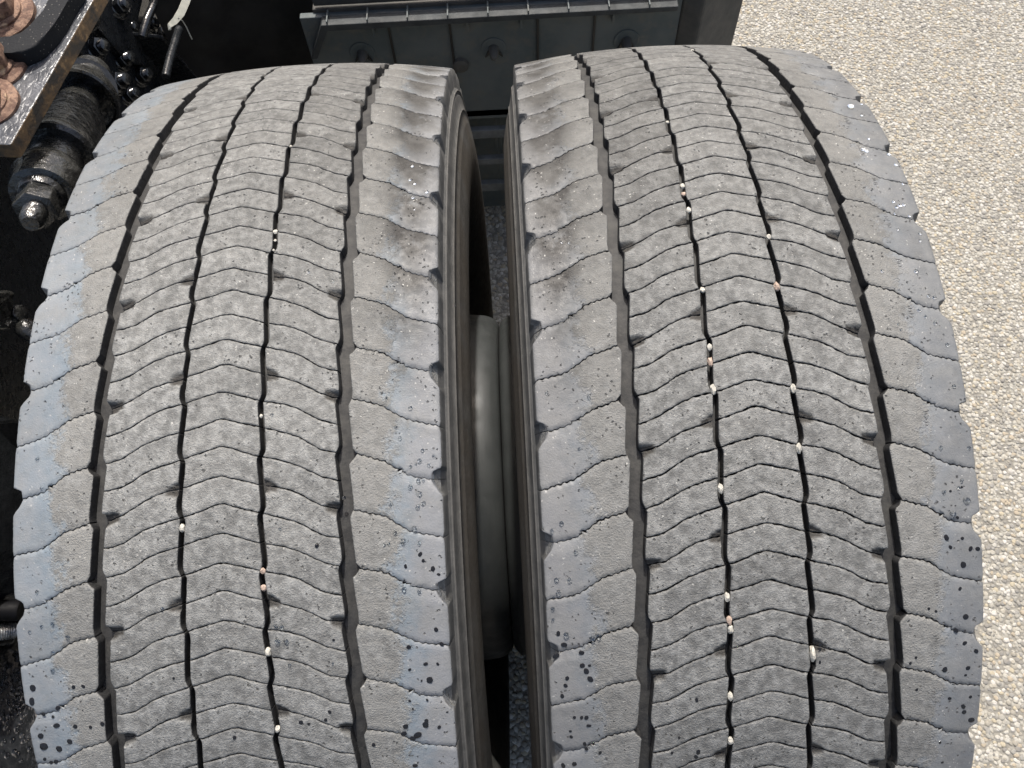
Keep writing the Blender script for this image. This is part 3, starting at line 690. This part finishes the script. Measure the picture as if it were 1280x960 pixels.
# round cylinder with air bellows behind
q0 = at(262, 92, 0, -.42)
bel = bmobj('air_bellows', lathe_bm([(-.12, .05), (-.11, .085), (-.08, .105), (-.045, .112), (-.01, .100), (.005, .078), (.03, .085), (.055, .10), (.08, .098), (.10, .08), (.105, .03)], q0 + Vector((-.03, .16, -.31)), (0.15, -.1, 1), 48), M['black_rubber'], smooth=True)
tag(bel, 'black rubber air bellows half hidden behind the left tyre', 'air spring')
# dusty dark mud guard behind
md = bmesh.new()
cols = 14; rows = 2; vs = []
for j in range(cols + 1):
    t = j / cols; x = -.60 + .33 * t; y = .86 + .10 * math.sin(t * 2.4)
    vs.append([md.verts.new((x, y, .15)), md.verts.new((x, y + .03, .85))])
for j in range(cols): md.faces.new((vs[j][0], vs[j + 1][0], vs[j + 1][1], vs[j][1]))
r = bmesh.ops.extrude_face_region(md, geom=md.faces[:]); bmesh.ops.translate(md, verts=[g for g in r['geom'] if isinstance(g, bmesh.types.BMVert)], vec=(0, .006, 0))
g = bmobj('mudguard', md, M['brownblack'], smooth=True); tag(g, 'dusty brown-black curved mudguard behind the left tyre', 'mudguard')

# bushing: a stack of turned parts with a nut and a stud at its end
P0 = at(100, 128, 0, -.475); P1 = at(38, 280, 0, -.425)
axd = (P1 - P0); Lb = axd.length; ax_ = axd.normalized(); KS = Lb / .157; print('BUSH', Lb)
def bl(pr, seg): return lathe_bm([(h * KS, r) for h, r in pr], P0, ax_, seg)
bu = empty('shock_absorber_mount', P0, 'oily black shock absorber mount with a hex nut on its end', 'bushing')
child(bmobj('cupped_washer', bl([(-.010, .030), (-.010, .037), (-.004, .0405), (.004, .0405), (.005, .038), (-.002, .035), (-.003, .020)], 56), M['bushing'], smooth=True), bu)
child(bmobj('sleeve', bl([(-.05, .022), (0, .022), (.030, .0225), (.031, .018)], 40), M['bushing'], smooth=True), bu)
child(bmobj('rubber_bush', bl([(.024, .020), (.0255, .030), (.030, .0325), (.060, .0355), (.073, .0365), (.077, .0375), (.081, .0368), (.083, .033), (.083, .02)], 56), M['bushing'], smooth=True), bu)
child(bmobj('spacer', bl([(.080, .0245), (.106, .0245), (.108, .022)], 40), M['bushing'], smooth=True), bu)
child(bmobj('end_washer', bl([(.102, .022), (.103, .0300), (.108, .0315), (.113, .0315), (.116, .0295), (.122, .0292), (.126, .0275), (.127, .020)], 56), M['bushing'], smooth=True), bu)
nb = bl([(.124, .0215), (.129, .0215), (.131, .019)], 40)
qq = ax_.to_track_quat('Z', 'Y')
prism_bm([P0 + qq @ Vector((.0195 * math.cos(math.pi / 3 * k + .5), .0195 * math.sin(math.pi / 3 * k + .5), .129 * KS)) for k in range(6)], .015 * KS, ax_, .0016, 2, nb)
child(bmobj('nut', nb, M['bushing'], smooth=True), bu)
pr = []
for k in range(8): pr += [(.140 + k * .0017, .0098), (.1408 + k * .0017, .0106)]
child(bmobj('stud', bl(pr + [(.155, .0095), (.157, .007)], 28), M['bushing'], smooth=True), bu)
arm = bmobj('link_arm', tube_bm([P0 + Vector((-.12, .12, -.16)), P0 - ax_ * .04, ], .034, 24), M['black'], smooth=True)
child(arm, bu)

# plate with rusty nuts, top left
PZ = .945
pl = empty('mounting_plate', at(20, 60, 2, PZ), 'grey painted mounting plate with a corroded edge, top left corner', 'steel plate')
tp = [(128, -20), (15, 178), (12, 181), (-60, 178), (-60, -20)]
pts = [at(u, v, 2, PZ) for u, v in tp]
bm = bmesh.new()
top = [bm.verts.new(p) for p in pts]; low = [bm.verts.new(p - Vector((0, 0, .017))) for p in pts]
bm.faces.new(top); bm.faces.new(low[::-1])
for i in range(5): bm.faces.new((top[i], low[i], low[(i + 1) % 5], top[(i + 1) % 5]))
bmesh.ops.bevel(bm, geom=list(bm.edges), offset=.0012, segments=2, affect='EDGES', profile=.5)
o = bmobj('steel_plate', bm, [M['plate'], M['edge_rust']])
for p in o.data.polygons: p.material_index = 0 if p.normal.z > .75 else 1
child(o, pl)
# raised black rim: an L shaped bar with a rounded corner
def arcpts(c, r, a0, a1, n): return [(c[0] + r * math.cos(a0 + (a1 - a0) * k / n), c[1] + r * math.sin(a0 + (a1 - a0) * k / n)) for k in range(n + 1)]
outl = [(100, -20), (84, 2), (74, 20), (66, 32), (56, 44), (46, 55), (36, 61), (26, 65), (14, 66), (-4, 66), (-60, 62)]
inl = [(-60, 48), (-4, 49), (14, 47), (28, 42), (38, 34), (47, 24), (54, 13), (60, 0), (68, -20)]
pz = PZ + .0165
pd = child(bmobj('raised_rim', prism_bm([at(u, v, 2, pz) for u, v in outl + inl], .0163, (0, 0, -1), .0022, 3), M['pad'], smooth=True), pl)
for (u, v, r, st, lb) in ((2, 22, .0205, .030, 'large rusty nut and bolt at the top, inside the black rim'), (-4, 86, .0175, .022, 'rusty nut in the middle of the row, just below the black rim'), (-12, 132, .0165, .02, 'rusty nut lowest on the plate, cut off by the picture edge')):
    z = PZ + .0004
    o = hexbolt('rusty_nut', at(u, v, 2, z), (0.05, -.12, 1), r, r * .85, M['rust'], None, stud=st, washer=1.62, wh=.30)
    tag(o, lb, 'nut', 'rusty nuts on the mounting plate')

# small bracket with bolt further down, left edge
sb = empty('hose_clip', at(20, 388, 0, -.50), 'small black clip with a bolt at the left edge, beside the tyre', 'clip')
poly = [at(u, v, 0, -.50) for u, v in ((-40, 372), (0, 366), (10, 362), (20, 364), (21, 370), (14, 378), (10, 390), (12, 404), (18, 412), (-40, 412))]
child(bmobj('clip_plate', prism_bm(poly, .02, (-1, 0, 0), .004, 3), M['bushing'], smooth=True), sb)
hexbolt('bolt', at(21, 393, 0, -.505), (1, -.2, .7), .0085, .007, M['bushing'], sb, stud=0, washer=1.15)
child(bmobj('fitting', lathe_bm([(0, .008), (.004, .011), (.012, .011), (.018, .008), (.024, .0085), (.03, .005)], at(27, 404, 0, -.50), (.45, -.45, -.3), 20), M['bushing'], smooth=True), sb)
# hose and threaded rod lower down
p = at(26, 763, 0, -.50); p0 = at(-60, 763, 0, -.56)
h = bmobj('rubber_hose', tube_bm([p0, (p0 + p) / 2, p + (p0 - p) * .04, p, p + (p0 - p) * .01], [.0100, .0100, .0100, .0088, .006], 20), M['black_rubber'], smooth=True); tag(h, 'glossy black hose end at the left edge, level with the lower tyre', 'hose')
tr = empty('threaded_rod', at(0, 790, 0, -.53), 'threaded rod with a dark nut at the left edge, below the hose', 'threaded rod')
pa = at(19, 788, 0, -.515); d = (at(-40, 795, 0, -.54) - pa).normalized(); prf = []
for k in range(20): prf += [(k * .0022, .0072), (k * .0022 + .0011, .0082)]
child(bmobj('thread', lathe_bm(prf + [(.09, .0072)], pa, d, 20), M['shiny'], smooth=True), tr)
child(bmobj('rod_cover', prism_bm([at(u, v, 0, -.535) for u, v in ((-50, 800), (24, 790), (17, 806), (-50, 815))], .03, (-1, 0, 0), .003), M['black_wet']), tr)
# cover plate with wet drops at the bottom left
CZ = .58
cv = bmobj('cover_plate', prism_bm([at(u, v, 2, CZ) for u, v in ((-60, 812), (12, 808), (34, 822), (46, 850), (60, 1000), (-60, 1000))], .02, (0, 0, -1), .005, 3), M['black_wet'], smooth=True)
tag(cv, 'wet black cover plate in the bottom left corner', 'cover plate')
bm = bmesh.new()
for _ in range(190):
    u = random.uniform(0, 36) if _ % 4 else random.uniform(0, 44); v = random.gauss(862, 26) if _ % 4 else random.uniform(818, 955)
    if v < 818: continue
    c = at(u, v, 2, CZ); r = random.uniform(.0010, .0034)
    bmesh.ops.create_icosphere(bm, subdivisions=2, radius=r, matrix=Matrix.Translation(c) @ Matrix.Diagonal((1, 1, .45, 1)))
o = bmobj('water_drops', bm, M['water'], smooth=True); tag(o, 'raindrops on the black cover plate in the bottom left corner', 'water drops', kind='stuff')
ar = bmobj('support_arm', prism_bm([at(u, v, 2, .56) for u, v in ((-60, 610), (8, 570), (22, 640), (20, 735), (-60, 742))], .03, (0, 0, -1), .008, 3), M['bushing'], smooth=True)
tag(ar, 'flat dark support arm at the left edge, just above the hose', 'bracket')
# dark lower frame piece seen between
lp = bmobj('brake_chamber', lathe_bm([(-.02, .05), (-.02, .09), (0, .095), (.03, .095), (.05, .085), (.06, .05)], at(-30, 640, 0, -.56), (1, 0, .2), 48), M['black_wet'], smooth=True)
tag(lp, 'round black brake chamber at the left edge, beside the tyre', 'brake chamber')

# ------------------------------------------------------------------ dark plastic box ahead of the tyres
BY = .70
bx = empty('plastic_side_box', (-.02, BY, .42), 'dark grey ribbed plastic box seen above and between the two tyres', 'box')
zt = .640; zb = .418
child(bmobj('front_panel', box_bm((-.305, BY, zb), (.272, BY + .012, zt), .0015), M['panel']), bx)
child(bmobj('top_cover', box_bm((-.285, BY + .010, zt - .006), (.34, BY + .40, zt + .006), .002), M['ledge']), bx)
child(bmobj('back_wall', box_bm((-.305, BY + .28, .02), (.272, BY + .30, zt - .01), .002), M['brownblack']), bx)
# ledge lip with slanted left end
def lip(y0, y1, z0, z1, bev=.0015):
    L_ = [(-.270, z1), (.262, z1), (.262, z0), (-.264, z0), (-.290, z0 - .052), (-.300, z0 - .052)]
    return prism_bm([(x, y0, z) for x, z in L_], y1 - y0, (0, 1, 0), bev)
child(bmobj('lip', lip(BY - .022, BY - .0005, zt - .006, zt + .003), M['lip']), bx)
child(bmobj('upper_lip', box_bm((-.280, BY + .006, zt + .014), (.262, BY + .020, zt + .032), .002), M['lip']), bx)
for k in range(9):
    x = -.262 + k * .0600
    child(bmobj('rib', box_bm((x, BY - .0205, zt + .0032), (x + .0022, BY + .006, zt + .008), .0004), M['panel']), bx)
for u in (485, 562, 672, 743):     # vertical steps in the panel
    p = at(u, 30, 1, BY); child(bmobj('panel_seam', box_bm((p.x - .0018, BY - .0035, zb + .002), (p.x + .0018, BY - .0002, zt - .007), .0006), M['brownblack']), bx)
for u in (465, 584, 651, 765):
    p = at(u, 25, 1, BY); child(bmobj('short_rib', box_bm((p.x - .0016, BY - .012, zt - .030), (p.x + .0016, BY - .0003, zt - .0062), .0005), M['panel']), bx)
for (u, v) in ((453, 66), (617, 60), (783, 50)):
    p = at(u, v, 1, BY)
    child(bmobj('socket', lathe_bm([(0, .020), (.0012, .0198), (.0016, .0185), (.0012, .017), (.0010, .010)], Vector((p.x, BY - .0004, p.z)), (0, -1, 0), 40), M['panel'], smooth=True), bx)
    child(bmobj('clip', lathe_bm([(0, .0085), (.008, .0078), (.016, .0062), (.020, .0045), (.022, .002)], Vector((p.x, BY - .001, p.z)), (0, -1, -.15), 20), M['ledge'], smooth=True), bx)
    for sg in (-1, 1):
        child(bmobj('clip_wing', prism_bm([Vector((p.x + sg * .006, BY - .0015, p.z + .004)), Vector((p.x + sg * .014, BY - .0015, p.z - .014)), Vector((p.x + sg * .005, BY - .0015, p.z - .006))], .004, (0, -1, 0)), M['brownblack']), bx)
p = at(576, 80, 1, BY)
child(bmobj('boss', lathe_bm([(0, .013), (.006, .012), (.008, .008), (.008, .003)], Vector((p.x, BY - .0004, p.z)), (0, -1, 0), 24), M['ledge'], smooth=True), bx)
# side wing at the right
child(bmobj('side_wing', prism_bm([(.272, BY + .002, zb), (.300, BY - .02, zb), (.385, BY + .06, zb), (.385, BY + .30, zb), (.272, BY + .30, zb)], zt - zb + .012, (0, 0, 1), .004), M['ledge']), bx)
# rungs below the panel, between the tyres
st = empty('step_frame', (-.02, BY, .05), 'dark step frame with level bars seen between the tyres', 'step frame')
for (v0, v1, dy, m) in ((136, 144, 0, 'step'), (162, 172, .0, 'step'), (198, 205, .01, 'step'), (229, 238, .02, 'step')):
    a = at(630, v0, 1, BY + dy); b = at(630, v1, 1, BY + dy)
    child(bmobj('bar', box_bm((-.16, BY + dy, b.z), (.14, BY + dy + .012, a.z), .001), M[m]), st)
child(bmobj('rear_sheet', box_bm((-.16, BY + .10, .06), (.14, BY + .105, zb + .01), .001), M['panel']), st)
for u in (622, 627, 634):
    p = at(u, 200, 1, BY + .03); child(bmobj('upright', box_bm((p.x - .002, BY + .03, .22), (p.x + .002, BY + .04, zb), .0006), M['panel']), st)
